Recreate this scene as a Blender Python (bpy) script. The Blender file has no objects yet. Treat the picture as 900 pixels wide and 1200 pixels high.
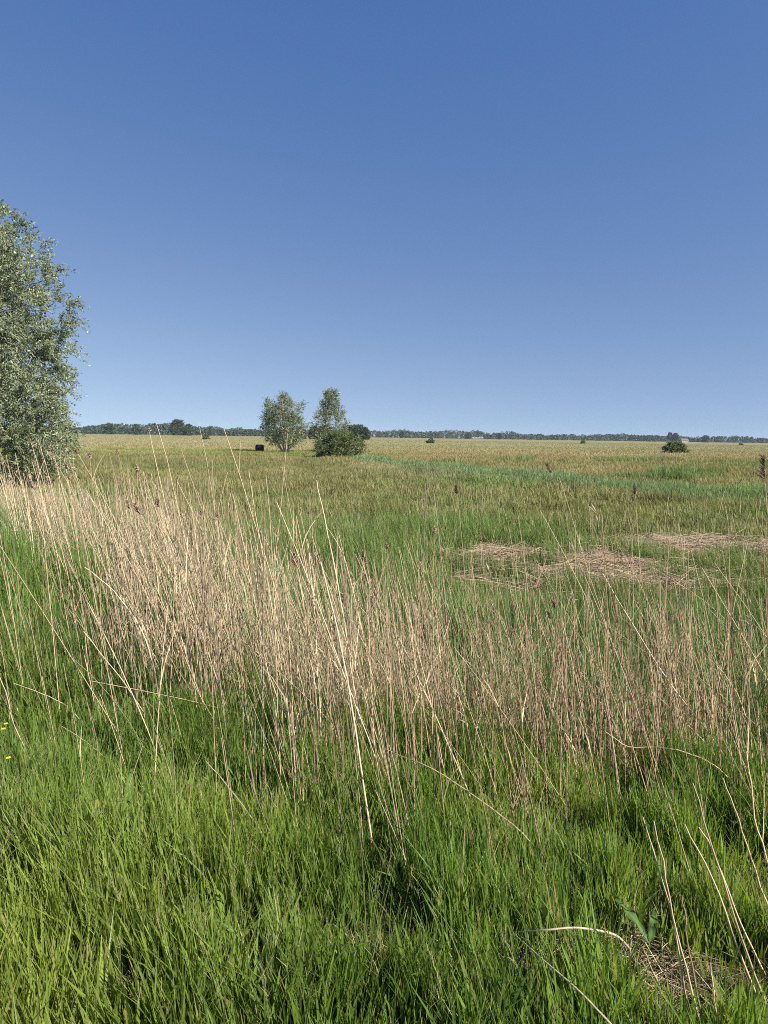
import bpy, math, numpy as np
from mathutils import Matrix, Vector

sc = bpy.context.scene
COL = sc.collection
RNG = np.random.default_rng(11)

# ------------------------------------------------------------------ camera
EYE = 1.65
PITCH = math.radians(6.35)
ROLL = math.radians(0.85)
FPX = 800.0                                   # focal length in pixels of the 900x1200 photograph
cam_d = bpy.data.cameras.new("camera")
cam_d.sensor_fit = 'VERTICAL'; cam_d.sensor_height = 36.0; cam_d.lens = 24.0
cam_d.clip_start = 0.05; cam_d.clip_end = 12000
cam = bpy.data.objects.new("camera", cam_d); COL.objects.link(cam)
CAMROT = Matrix.Rotation(math.pi/2 - PITCH, 4, 'X') @ Matrix.Rotation(ROLL, 4, 'Z')
cam.matrix_world = Matrix.Translation((0, 0, EYE)) @ CAMROT
sc.camera = cam

# ------------------------------------------------------------------ sky and sun
SUN_EL, SUN_AZ = math.radians(38), math.radians(124)     # azimuth clockwise from the view direction (+Y)
world = bpy.data.worlds.new("World"); sc.world = world; world.use_nodes = True
nt = world.node_tree; nt.nodes.clear()
sky = nt.nodes.new('ShaderNodeTexSky'); sky.sky_type = 'NISHITA'; sky.sun_disc = False
sky.sun_elevation = SUN_EL; sky.sun_rotation = SUN_AZ
sky.altitude = 0; sky.air_density = 0.8; sky.dust_density = 0.0; sky.ozone_density = 3.5
tcw = nt.nodes.new('ShaderNodeTexCoord'); va = nt.nodes.new('ShaderNodeVectorMath'); va.operation = 'ADD'; va.inputs[1].default_value = (0, 0, 0.16)
vn = nt.nodes.new('ShaderNodeVectorMath'); vn.operation = 'NORMALIZE'
nt.links.new(tcw.outputs['Generated'], va.inputs[0]); nt.links.new(va.outputs[0], vn.inputs[0]); nt.links.new(vn.outputs[0], sky.inputs[0])
hs = nt.nodes.new('ShaderNodeVectorMath'); hs.operation = 'MULTIPLY_ADD'          # clear polarised blue of the photograph's sky
hs.inputs[1].default_value = (1.75, 1.24, 0.74); hs.inputs[2].default_value = (-0.47, -0.07, 1.56)
hm = nt.nodes.new('ShaderNodeVectorMath'); hm.operation = 'MAXIMUM'; hm.inputs[1].default_value = (.02, .02, .02)
bg = nt.nodes.new('ShaderNodeBackground'); bg.inputs['Strength'].default_value = 0.0605
wo = nt.nodes.new('ShaderNodeOutputWorld')
nt.links.new(sky.outputs[0], hs.inputs[0]); nt.links.new(hs.outputs[0], hm.inputs[0]); nt.links.new(hm.outputs[0], bg.inputs['Color'])
nt.links.new(bg.outputs[0], wo.inputs[0])
sun_d = bpy.data.lights.new("sun", 'SUN'); sun_d.energy = 4.9; sun_d.angle = math.radians(0.5)
sun_d.color = (1.0, 0.94, 0.84)
sun = bpy.data.objects.new("sun", sun_d); COL.objects.link(sun)
sdir = Vector((math.sin(SUN_AZ)*math.cos(SUN_EL), math.cos(SUN_AZ)*math.cos(SUN_EL), math.sin(SUN_EL)))
sun.rotation_euler = sdir.to_track_quat('Z', 'Y').to_euler()
sun.location = sdir*50
sc.view_settings.view_transform = 'Standard'; sc.view_settings.look = 'None'
sc.view_settings.gamma = 1.0; sc.view_settings.use_curve_mapping = False
sc.view_settings.exposure = 1.15
sc.cycles.use_denoising = False
sc.cycles.pixel_filter_type = 'BLACKMAN_HARRIS'; sc.cycles.filter_width = 1.0
sc.cycles.max_bounces = 6; sc.cycles.diffuse_bounces = 3; sc.cycles.transmission_bounces = 4
sc.cycles.transparent_max_bounces = 6; sc.cycles.volume_bounces = 0
sc.cycles.sample_clamp_indirect = 2.0; sc.cycles.sample_clamp_direct = 10.0

# ------------------------------------------------------------------ helpers
def tag(o, label=None, cat=None, group=None, kind=None):
    if label: o['label'] = label
    if cat: o['category'] = cat
    if group: o['group'] = group
    if kind: o['kind'] = kind
    return o

def link(name, me, parent=None):
    o = bpy.data.objects.new(name, me); COL.objects.link(o)
    if parent: o.parent = parent
    return o

def build(name, V, F, mat, C=None, parent=None, smooth=True):
    """V (n,3), F (m,4) quads, C (n,3) linear colours -> one mesh object"""
    V = np.ascontiguousarray(V, dtype=np.float32).reshape(-1, 3); F = np.ascontiguousarray(F, dtype=np.int32).reshape(-1, 4)
    me = bpy.data.meshes.new(name)
    me.vertices.add(len(V)); me.vertices.foreach_set('co', V.ravel())
    me.loops.add(F.size); me.loops.foreach_set('vertex_index', F.ravel())
    me.polygons.add(len(F)); me.polygons.foreach_set('loop_start', np.arange(0, F.size, 4, dtype=np.int32))
    me.polygons.foreach_set('loop_total', np.full(len(F), 4, dtype=np.int32))
    me.polygons.foreach_set('use_smooth', np.full(len(F), smooth, dtype=bool))
    if C is not None:
        a = me.color_attributes.new('Col', 'FLOAT_COLOR', 'POINT')
        c = np.ones((len(V), 4), np.float32); c[:, :3] = np.clip(C, 0.003, 0.9); a.data.foreach_set('color', c.ravel())
    me.update(calc_edges=True)
    me.materials.append(mat)
    return link(name, me, parent)

class Bag:
    """collects quads of many small pieces into one mesh"""
    def __init__(s): s.V = []; s.F = []; s.C = []; s.n = 0
    def add(s, V, F, C):
        V = V.reshape(-1, 3); s.V.append(V); s.F.append(F.reshape(-1, 4)+s.n)
        s.C.append(np.broadcast_to(C, V.shape) if C.ndim == 1 else C.reshape(-1, 3)); s.n += len(V)
    def build(s, name, mat, parent=None, smooth=True):
        return build(name, np.concatenate(s.V), np.concatenate(s.F), mat, np.concatenate(s.C), parent, smooth)

def hash2(ix, iy, seed):
    h = (ix.astype(np.int64)*374761393 + iy.astype(np.int64)*668265263 + seed*1442695041) & 0xffffffff
    h = ((h ^ (h >> 13))*1274126177) & 0xffffffff
    return ((h ^ (h >> 16)) & 0xffffff)/float(0xffffff)

def noise(x, y, scale=1.0, seed=0, octv=2):
    x = np.asarray(x, float)/scale; y = np.asarray(y, float)/scale; out = 0; amp = 1; tot = 0
    for k in range(octv):
        ix = np.floor(x); iy = np.floor(y); fx = x-ix; fy = y-iy
        fx = fx*fx*(3-2*fx); fy = fy*fy*(3-2*fy)
        a = hash2(ix, iy, seed+k); b = hash2(ix+1, iy, seed+k); c = hash2(ix, iy+1, seed+k); d = hash2(ix+1, iy+1, seed+k)
        out = out + amp*((a*(1-fx)+b*fx)*(1-fy)+(c*(1-fx)+d*fx)*fy); tot += amp
        amp *= 0.5; x = x*2.03+7.1; y = y*2.03+3.7
    return out/tot

def ss(a, b, x): t = np.clip((np.asarray(x, float)-a)/(b-a), 0, 1); return t*t*(3-2*t)
def mix(a, b, t): t = np.asarray(t)[..., None]; return np.asarray(a)*(1-t)+np.asarray(b)*t

# ------------------------------------------------------------------ lie of the land
DX = np.array([-14, -8, -5.6, -3.2, -1.8, -0.9, -0.2, 1.0, 2.8, 6, 14.])
DY = np.array([20, 14, 11.2, 8.6, 7.2, 6.2, 5.5, 5.3, 5.4, 6.0, 8.0])
FIELD = -0.6
def ditch_y(x): return np.interp(x, DX, DY)
def height(x, y):
    x = np.asarray(x, float); y = np.asarray(y, float)
    d = y-ditch_y(x)
    deep = 0.32+0.58*ss(-2.5, 0.6, x)
    bank = -0.10*ss(0.5, 4, y)
    near = bank*(1-ss(-2.1, -0.4, d)) + (-deep)*ss(-2.1, -0.4, d)
    far = near*(1-ss(0.9, 2.6, d)) + FIELD*ss(0.9, 2.6, d)
    z = np.where(d < 0.9, near, far)
    r = np.hypot(x, y)
    z = z + 0.09*(noise(x, y, 1.1, 3)-0.5)*(1-ss(10, 30, r)) + 0.12*(noise(x, y, 7, 5)-0.5)*ss(9, 16, r)*(1-ss(60, 200, r))
    return z

def ray(u, v):
    d = CAMROT.to_3x3() @ Vector(((u-450)/FPX, -(v-600)/FPX, -1))
    return np.array(d)
def at(u, v, Y):
    d = ray(u, v); return np.array([0, 0, EYE])+d*(Y/d[1])
def ground_at(u, v):
    d = ray(u, v); lo = 0.8
    Ys = np.geomspace(0.8, 4000, 1500); P = np.array([0, 0, EYE])+d[None]*(Ys/d[1])[:, None]
    g = P[:, 2]-height(P[:, 0], P[:, 1]); k = int(np.argmax(g < 0))
    if g[k] >= 0: k = len(Ys)-1
    p = P[k].copy(); p[2] = float(height(p[0], p[1])); return p

# ------------------------------------------------------------------ materials
def leaf_mat(name, transl=0.35, rough=0.45, spec=0.35, tint=(1.25, 1.35, 0.6), bump=False, var=0.0, vscale=30):
    m = bpy.data.materials.new(name); m.use_nodes = True; n = m.node_tree; n.nodes.clear(); L = n.links
    at_ = n.nodes.new('ShaderNodeAttribute'); at_.attribute_name = 'Col'
    col = at_.outputs['Color']
    if var > 0:
        tc = n.nodes.new('ShaderNodeTexCoord'); nz = n.nodes.new('ShaderNodeTexNoise'); nz.inputs['Scale'].default_value = vscale
        nz.inputs['Detail'].default_value = 4
        L.new(tc.outputs['Object'], nz.inputs['Vector'])
        mr = n.nodes.new('ShaderNodeMapRange'); mr.inputs['To Min'].default_value = 1-var; mr.inputs['To Max'].default_value = 1+var
        L.new(nz.outputs['Fac'], mr.inputs['Value'])
        vm = n.nodes.new('ShaderNodeVectorMath'); vm.operation = 'SCALE'
        L.new(col, vm.inputs[0]); L.new(mr.outputs[0], vm.inputs['Scale']); col = vm.outputs[0]
    p = n.nodes.new('ShaderNodeBsdfPrincipled'); p.inputs['Roughness'].default_value = rough
    p.inputs['Specular IOR Level'].default_value = spec
    L.new(col, p.inputs['Base Color'])
    o = n.nodes.new('ShaderNodeOutputMaterial')
    if transl > 0:
        t = n.nodes.new('ShaderNodeBsdfTranslucent')
        tm = n.nodes.new('ShaderNodeVectorMath'); tm.operation = 'MULTIPLY'; tm.inputs[1].default_value = tint
        L.new(col, tm.inputs[0]); L.new(tm.outputs[0], t.inputs['Color'])
        mx = n.nodes.new('ShaderNodeMixShader'); mx.inputs[0].default_value = transl
        L.new(p.outputs[0], mx.inputs[1]); L.new(t.outputs[0], mx.inputs[2]); L.new(mx.outputs[0], o.inputs['Surface'])
    else: L.new(p.outputs[0], o.inputs['Surface'])
    return m

M_grass = leaf_mat('grass_blades', 0.45, 0.45, 0.35, (1.45, 1.4, .6))
M_meadow = leaf_mat('meadow_blades', 0.30, 0.55, 0.25, (1.15, 1.15, 0.7))
M_reedgreen = leaf_mat('green_reed_leaf', 0.38, 0.5, 0.25, (1.3, 1.3, 0.7))
M_straw = leaf_mat('dry_straw', 0.12, 0.5, 0.4, (1.1, 1.0, 0.8), var=0.22, vscale=25)
M_willow = leaf_mat('willow_leaf', 0.16, 0.45, 0.45, (1.15, 1.25, 0.6))
M_far = leaf_mat('far_foliage', 0.12, 0.6, 0.2, (1.1, 1.2, 0.6))
M_bark = leaf_mat('bark', 0.0, 0.85, 0.2, var=0.4, vscale=9)
M_broad = leaf_mat('broad_leaf', 0.30, 0.55, 0.2, (1.2, 1.3, 0.6), var=0.25, vscale=14)
M_petal = leaf_mat('petal', 0.3, 0.3, 0.5, (1.1, 1.0, 0.5))
M_soil = leaf_mat('ground_cover', 0.0, 0.9, 0.15, var=0.35, vscale=3.0)
M_paint = leaf_mat('farm_walls', 0.0, 0.8, 0.3, var=0.06, vscale=1)
M_film = leaf_mat('black_bale_film', 0.0, 0.5, 0.25, var=0.2, vscale=7)

# ------------------------------------------------------------------ colour of the vegetation by place
def belt_y(x):                                   # front edge of the far reed belt, from the photograph
    return np.interp(x, BX, BY)
_b = [ground_at(u, v) for u, v in ((330, 528), (430, 541), (520, 553), (650, 567), (780, 583), (900, 592), (1000, 602))]
BX = np.array([p[0] for p in _b]); BY = np.array([p[1] for p in _b])
_o = np.argsort(BX); BX = BX[_o]; BY = BY[_o]
LUSH = np.array([.112, .196, .040]); DEEP = np.array([.060, .135, .028]); YEL = np.array([.235, .285, .058])
OLIVE = np.array([.172, .180, .062]); BROWN = np.array([.165, .145, .062]); OCHRE = np.array([.245, .200, .092])
PALE = np.array([.265, .245, .125]); STRAW = np.array([.50, .385, .235]); GREY = np.array([.185, .225, .105])
BLUEG = np.array([.125, .190, .098]); MIDG = np.array([.115, .168, .044])

def meadow_colour(x, y):
    """plant colour of the open field by world position"""
    n1 = noise(x*.35, y*0.5, 6, 21, 3); n2 = noise(x, y, 2.0, 31, 2); n3 = noise(x, y*0.3, 30, 41, 3); n4 = noise(x*.5, y*.8, 3.2, 51, 3)
    yy = y*(1+0.25*(n3-0.5)); n = np.shape(x)
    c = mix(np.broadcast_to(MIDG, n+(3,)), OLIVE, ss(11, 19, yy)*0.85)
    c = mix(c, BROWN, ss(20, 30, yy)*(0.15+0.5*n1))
    right = ss(-6, 6, x/np.maximum(y, 1)*60)                                  # towards the right of the view
    c = mix(c, GREY, ss(30, 42, yy)*(0.75*right))
    c = mix(c, mix(np.broadcast_to(BROWN, n+(3,)), OLIVE, n1), ss(30, 42, yy)*(1-right)*0.7)
    c = mix(c, mix(np.broadcast_to(OLIVE, n+(3,)), YEL, 0.18+0*x), ss(62, 80, yy)*(1-right))
    beyond = ss(0, 3, y-belt_y(x)-5)*right
    och = mix(np.broadcast_to(OLIVE, n+(3,)), OCHRE, np.clip(0.35+1.0*(n1-0.35)+0.5*ss(50, 75, yy), 0, 1))
    c = mix(c, och, beyond)
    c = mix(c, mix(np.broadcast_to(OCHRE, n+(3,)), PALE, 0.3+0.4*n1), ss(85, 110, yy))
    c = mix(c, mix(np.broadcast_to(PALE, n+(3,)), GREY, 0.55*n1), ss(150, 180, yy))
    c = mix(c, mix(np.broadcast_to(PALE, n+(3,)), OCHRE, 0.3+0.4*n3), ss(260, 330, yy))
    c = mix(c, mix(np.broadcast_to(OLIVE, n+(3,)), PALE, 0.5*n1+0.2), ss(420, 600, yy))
    c = mix(c, DEEP*1.5, ss(.60, .75, n4)*.45*ss(13, 20, y)*(1-ss(60, 110, y))); c = mix(c, STRAW*.75, ss(.40, .27, n4)*.0+ss(.62, .78, 1-n4)*.30*ss(13, 20, y))
    return c*(1+(n2-.5)*(.55-.35*ss(25, 100, y)))[..., None]

def mats(x, y):                                  # beaten down dead reed litter on the far bank
    m = np.zeros(np.shape(x))
    for u, v, w, h in MATS:
        p = ground_at(u, v); m = np.maximum(m, np.exp(-((x-p[0])/w)**2-((y-p[1])/h)**2))
    return np.clip(m*1.5, 0, 1)*ss(.36, .58, noise(x*.6, y, .40, 44, 3))
MATS = [(560, 654, .7, .5), (605, 662, .8, .6), (655, 655, .8, .6), (700, 662, .9, .8), (750, 674, 1.0, .6), (690, 692, 1.1, .4), (790, 692, 1.0, .35), (790, 650, .8, .8), (835, 643, 1.0, .8), (880, 658, .9, .8), (390, 632, .9, .7), (640, 676, 1.0, .3), (960, 660, 1.4, .9), (740, 640, .6, .5)]

# ------------------------------------------------------------------ ground sheet
def make_ground():
    na = 560
    R = np.concatenate([[0.15], np.geomspace(0.4, 30, 210), np.geomspace(31, 1790, 130)])
    A = np.linspace(0, 2*np.pi, na, endpoint=False)
    X = R[:, None]*np.sin(A)[None]; Y = R[:, None]*np.cos(A)[None]; Z = height(X, Y)
    V = np.stack([X, Y, Z], -1).reshape(-1, 3)
    i = np.arange(len(R)-1)[:, None]*na; j = np.arange(na)[None]; k = (j+1) % na
    F = np.stack([i+j, i+k, i+na+k, i+na+j], -1).reshape(-1, 4)
    ring = [[0, q, q+1, q+1 if q+2 >= na else q+2] for q in range(0)]
    x, y = V[:, 0], V[:, 1]
    soil = np.array([.060, .046, .028]); thatch = np.array([.11, .095, .045])
    c = mix(np.broadcast_to(soil, (len(V), 3)), thatch, noise(x, y, .5, 8))
    dd = y-ditch_y(x)
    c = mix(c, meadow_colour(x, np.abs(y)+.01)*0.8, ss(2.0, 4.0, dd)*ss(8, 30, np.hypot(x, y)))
    c = mix(c, np.array([.022, .018, .014]), np.exp(-(dd/0.8)**2)*ss(0, 1, x)*0.9)      # darker soil along the right part of the ditch bed
    return build('ground', V, F, M_soil, c)
g = make_ground(); tag(g, 'flat marshy grassland with a reed filled ditch reaching the horizon', 'ground', kind='structure')

# ------------------------------------------------------------------ ribbons and tubes
def ribbons(P, H, W, az, lean, bend, face, nseg, c0, c1, prof='blade'):
    n = len(P); t = np.linspace(0, 1, nseg+1)[None]
    d = np.stack([np.cos(az), np.sin(az)], -1)
    hor = H[:, None]*(lean[:, None]*t + bend[:, None]*t*t)
    zz = H[:, None]*t*np.sqrt(np.clip(1-0.55*(lean[:, None]+bend[:, None]*t)**2, 0.12, 1))
    pos = np.empty((n, nseg+1, 3)); pos[..., 0] = P[:, :1]+hor*d[:, :1]; pos[..., 1] = P[:, 1:2]+hor*d[:, 1:2]; pos[..., 2] = P[:, 2:3]+zz
    pr = (1-t**1.6)*0.94+0.06 if prof == 'blade' else np.sin(np.pi*np.clip(t*0.93+0.05, 0, 1))**0.7
    w = np.stack([np.cos(face), np.sin(face), 0*face], -1)[:, None]*(W[:, None]*pr/2)[..., None]
    V = np.stack([pos-w, pos+w], 2)                                       # n, seg+1, 2, 3
    b = (np.arange(n)*(nseg+1)*2)[:, None]+np.arange(nseg)[None]*2
    F = np.stack([b, b+1, b+3, b+2], -1)
    tt = (t**1.5)[..., None]; C = c0[:, None]*(1-tt)+c1[:, None]*tt
    C = np.repeat(C[:, :, None], 2, 2)
    return V, F, C

def tubes(PT, RAD, C, sides=3):
    """PT (n,k,3) centre lines, RAD (n,k), C (n,3) or (n,k,3)"""
    n, k, _ = PT.shape
    T = np.gradient(PT, axis=1); T /= np.linalg.norm(T, axis=2, keepdims=True)+1e-9
    ref = np.zeros_like(T); ref[..., 1] = 1; m = np.abs(T[..., 1]) > 0.9; ref[m] = (1, 0, 0)
    a = np.cross(T, ref); a /= np.linalg.norm(a, axis=2, keepdims=True)+1e-9; b = np.cross(T, a)
    th = np.arange(sides)*2*np.pi/sides
    V = PT[:, :, None]+RAD[:, :, None, None]*(a[:, :, None]*np.cos(th)[None, None, :, None]+b[:, :, None]*np.sin(th)[None, None, :, None])
    base = (np.arange(n)*k*sides)[:, None, None]+(np.arange(k-1)*sides)[None, :, None]; s = np.arange(sides)[None, None]; s2 = (s+1) % sides
    F = np.stack([base+s, base+s2, base+sides+s2, base+sides+s], -1)
    if C.ndim == 2: C = np.repeat(C[:, None], k, 1)
    return V, F, np.repeat(C[:, :, None], sides, 2)

def scatter(bins, seed, xmin=None, side=0.66, pad=1.6):
    r = np.random.default_rng(seed); xs = []; ys = []
    for y0, y1, dens in bins:
        w0, w1 = side*y0+pad, side*y1+pad; area = (w0+w1)*(y1-y0); n = int(area*dens)
        y = np.sqrt(r.uniform(y0**2, y1**2, n)) if y0 > 2 else r.uniform(y0, y1, n)
        xs.append(r.uniform(-1, 1, n)*(side*y+pad)); ys.append(y)
    return np.concatenate(xs), np.concatenate(ys), r

# ------------------------------------------------------------------ near grass on the bank
bare = [(690, 1130, .26, .15), (780, 1165, .18, .11), (620, 1140, .12, .07), (675, 1055, .07, .06), (150, 1180, .08, .06), (300, 1160, .07, .05)]
BARE = [(ground_at(u, v), a, b) for u, v, a, b in bare]
HOLES = [(ground_at(u, v), a, b) for u, v, a, b in [(122, 975, .10, .05), (508, 870, .16, .12), (570, 880, .10, .10), (890, 905, .30, .16), (845, 1000, .08, .07), (705, 965, .07, .05), (300, 905, .06, .05), (395, 1040, .05, .05), (60, 905, .06, .05), (625, 915, .1, .06), (770, 930, .09, .06)]]
def bare_mask(x, y):
    m = np.zeros(np.shape(x))
    for p, a, b in BARE+HOLES: m = np.maximum(m, np.exp(-((x-p[0])/a)**2-((y-p[1])/b)**2))
    return m

def near_grass():
    x, y, r = scatter([(0.5, 2.0, 8000), (2.0, 3.4, 8500), (3.4, 5.0, 6500), (5.0, 9.5, 3300), (8.5, 12, 1500)], 101)
    d = y-ditch_y(x)
    tuss = noise(x, y, .30, 61, 3); big = noise(x, y, 1.3, 62, 2)
    sh = .55*ss(.2, 1.0, x); leftbank = 1-ss(-1.6-sh, -0.8-sh, d)
    base_k = np.where(x > .2, .04, .25); clump = noise(x, y, .11, 66, 2)
    keep = r.uniform(size=len(x)) < (base_k+(1-base_k)*leftbank)*(1-0.93*np.clip(bare_mask(x, y)*1.3, 0, 1))*(0.2+1.1*ss(.28, .52, tuss))*(.25+1.1*ss(.3, .6, clump))
    keep &= d < 1.6+0*x
    x, y, d, tuss, big, clump = x[keep], y[keep], d[keep], tuss[keep], big[keep], clump[keep]; n = len(x)
    H = (0.09+0.19*ss(.25, .75, tuss)+0.12*ss(.35, .8, big)+.05*clump)*r.uniform(.5, 1.25, n)
    H *= 1-0.45*bare_mask(x, y)
    H *= 1+0.5*ss(-1.5, -0.5, d)
    leftclump = np.exp(-((x+4.0)/1.3)**2-((y-7.3)/.9)**2); H *= 1+1.8*leftclump
    W = r.uniform(.0036, .0098, n)*(1+.25*(1-ss(2, 3.5, y)))*(1+np.clip(y-3, 0, 9)*.15)
    wind = noise(x, y, .5, 63, 2)*5.0+r.normal(0, 1.3, n)+math.radians(50)
    lean = np.abs(r.normal(.08, .14, n)); bend = np.abs(r.normal(.06, .16, n))
    face = r.uniform(0, np.pi, n)
    k = noise(x, y, .8, 64, 2)
    c = mix(mix(np.broadcast_to(DEEP, (n, 3)), LUSH, ss(.2, .7, k)), YEL, np.clip(0.4*ss(.5, .9, noise(x, y, .5, 65))+0.75*(1-ss(-1.1, .2, x))*(1-ss(1.7, 3.1, y)), 0, 1))
    c = mix(c, MIDG*1.05, .6*ss(-1.5, 0, d)); c = mix(c, BLUEG, .35*leftclump)
    c = c*(r.uniform(.6, 1.45, n)*(.85+.3*clump))[:, None]
    dry = r.uniform(size=n) < 0.03+0.10*bare_mask(x, y)
    c[dry] = STRAW*r.uniform(.55, 1.0, (dry.sum(), 1)); H[dry] *= .8
    wide = r.uniform(size=n) < .22; W[wide] *= 1.9; H[wide] *= .85; c[wide] = mix(c[wide], YEL, .35*np.ones(wide.sum()))*1.15
    tip = mix(c, YEL*1.2, .18+0*x); brn = r.uniform(size=n) < .05; tip[brn] = np.array([.32, .24, .11]); tip[dry] = c[dry]*1.05
    P = np.stack([x, y, height(x, y)-.01], -1)
    b = Bag(); b.add(*ribbons(P, H, W, wind, lean, bend, face, 3, c, tip))
    # short undergrowth between the tussocks
    x, y, r = scatter([(0.5, 2.0, 5200), (2.0, 3.4, 4500), (3.4, 5.0, 3000)], 103); k = ((y-ditch_y(x)) < -1.2)&(r.uniform(size=len(x)) > .8*bare_mask(x, y)); x, y = x[k], y[k]; n = len(x)
    c = mix(mix(np.broadcast_to(LUSH, (n, 3)), YEL, noise(x, y, .4, 67)), OLIVE, r.uniform(0, .8, n))*r.uniform(.5, 1.2, (n, 1)); dr = r.uniform(size=n) < .14; c[dr] = STRAW*r.uniform(.4, .9, (dr.sum(), 1))
    b.add(*ribbons(np.stack([x, y, height(x, y)-.005], -1), r.uniform(.03, .10, n), r.uniform(.003, .007, n), r.uniform(0, 6.28, n), np.abs(r.normal(.2, .3, n)), np.abs(r.normal(.1, .3, n)), r.uniform(0, 3.1, n), 2, c, c*1.1))
    # fine flowering grass stems with pale panicles
    x, y, r = scatter([(1.2, 2.5, 80), (2.5, 5, 34)], 102); s = r.uniform(size=len(x)) < np.where(x < 0.35*y, .9, .25)
    s &= (y-ditch_y(x)) < -1.2; x, y = x[s], y[s]; n = len(x)
    H = r.uniform(.35, .62, n); az = r.uniform(0, 6.28, n); lean = r.uniform(.05, .25, n); bend = r.uniform(.02, .15, n)
    P = np.stack([x, y, height(x, y)], -1); c = mix(np.broadcast_to(LUSH, (n, 3)), PALE, .25+.2*r.uniform(size=n))
    V, F, C = ribbons(P, H, np.full(n, .0026), az, lean, bend, r.uniform(0, 3, n), 4, c, c); b.add(V, F, C)
    m = 16; rep = np.repeat(np.arange(n), m); tt = r.uniform(.72, 1.0, n*m)
    dd = np.stack([np.cos(az), np.sin(az)], -1)[rep]; hor = H[rep]*(lean[rep]*tt+bend[rep]*tt*tt)
    Q = np.empty((n*m, 3)); Q[:, :2] = P[rep, :2]+dd*hor[:, None]
    Q[:, 2] = P[rep, 2]+H[rep]*tt*np.sqrt(np.clip(1-.55*(lean[rep]+bend[rep]*tt)**2, .1, 1))
    sz = r.uniform(.012, .03, n*m)*(1.4-tt)*2
    pc = np.tile(np.array([.36, .33, .17]), (n*m, 1))*r.uniform(.7, 1.2, (n*m, 1))
    b.add(*ribbons(Q, sz, np.full(n*m, .0045), r.uniform(0, 6.28, n*m), r.uniform(.2, .9, n*m), 0*tt, r.uniform(0, 3, n*m), 1, pc, pc, 'leaf'))
    o = b.build('bank_grass', M_grass)
    tag(o, 'dense bright green grass covering the near bank in front of the reeds', 'grass', kind='stuff')
near_grass()

# ------------------------------------------------------------------ open field grass behind the ditch
def field_grass():
    x, y, r = scatter([(7, 10, 1300), (10, 15, 950), (15, 25, 420), (25, 45, 170), (45, 90, 55), (90, 180, 13), (180, 420, 2.2)], 201, pad=2.5)
    d = y-ditch_y(x); mt = mats(x, y)
    # tall lush patch and darker tufts
    lush = np.exp(-((x-(ground_at(560, 640)[0]))/2.6)**4-((y-14.6)/2.8)**4)
    lush = np.maximum(lush, .8*np.exp(-((x+1.2)/3.0)**2-((y-12.5)/2.5)**2))
    tn = noise(x, y, 1.0, 71, 3); tb = noise(x, y*.5, 4.5, 72, 2)
    keep = (d > 1.0) & (r.uniform(size=len(x)) < (.35+1.0*ss(.3, .55, tn))*(1-.7*np.clip(mt*1.1, 0, 1)))
    keep &= ~((y > belt_y(x)+.5) & (y < belt_y(x)+5.5) & (x > -4))
    x, y, d, mt, lush, tn, tb = (q[keep] for q in (x, y, d, mt, lush, tn, tb)); n = len(x)
    H = (.16+.20*ss(.3, .8, tn)*(1-.6*ss(30, 80, y))+.14*ss(.45, .8, tb))*r.uniform(.5, 1.25, n)*(1+.75*lush)*(1-.5*np.clip(mt, 0, 1))
    H *= 1-.25*ss(100, 300, y)
    tuft = ss(.60, .74, noise(x*.5, y*.6, 2.6, 73, 2))*ss(30, 40, y)*(1-ss(60, 90, y))*ss(-2, 10, x)*(y > belt_y(x)+4); H *= 1+1.0*tuft
    W = np.maximum(.006, y*(.0011-.0004*ss(20, 60, y)))*r.uniform(.7, 1.3, n)
    az = noise(x, y, 1.5, 74)*5+r.normal(0, 1, n); lean = np.abs(r.normal(.1, .15, n)); bend = np.abs(r.normal(.12, .2, n))
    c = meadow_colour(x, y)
    c = mix(c, mix(np.broadcast_to(LUSH, (n, 3)), MIDG, .5+0*x), np.clip(lush, 0, 1)*.85)
    c = mix(c, DEEP*1.25, tuft*.75)
    c = mix(c, MIDG*.95, (1-ss(9, 14, y))*.35)
    vr = .32-.27*ss(15, 55, y); c = c*(1+r.uniform(-1, 1, n)*vr)[:, None]
    dry = r.uniform(size=n) < np.where(y < 40, .09, .02)+.3*mt
    c[dry] = mix(STRAW*np.ones((dry.sum(), 3)), PALE, r.uniform(size=dry.sum()))*.8
    tip = c*1.08; P = np.stack([x, y, height(x, y)-.02], -1)
    near = y < 30; b = Bag()
    for msk, seg in ((near, 3), (~near, 2)):
        b.add(*ribbons(P[msk], H[msk], W[msk], az[msk], lean[msk], bend[msk], r.uniform(0, np.pi, msk.sum()), seg, c[msk], tip[msk]))
    o = b.build('meadow_grass', M_meadow)
    tag(o, 'wide olive and ochre meadow grass stretching from the ditch to the treeline', 'grass', kind='stuff')
field_grass()

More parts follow.
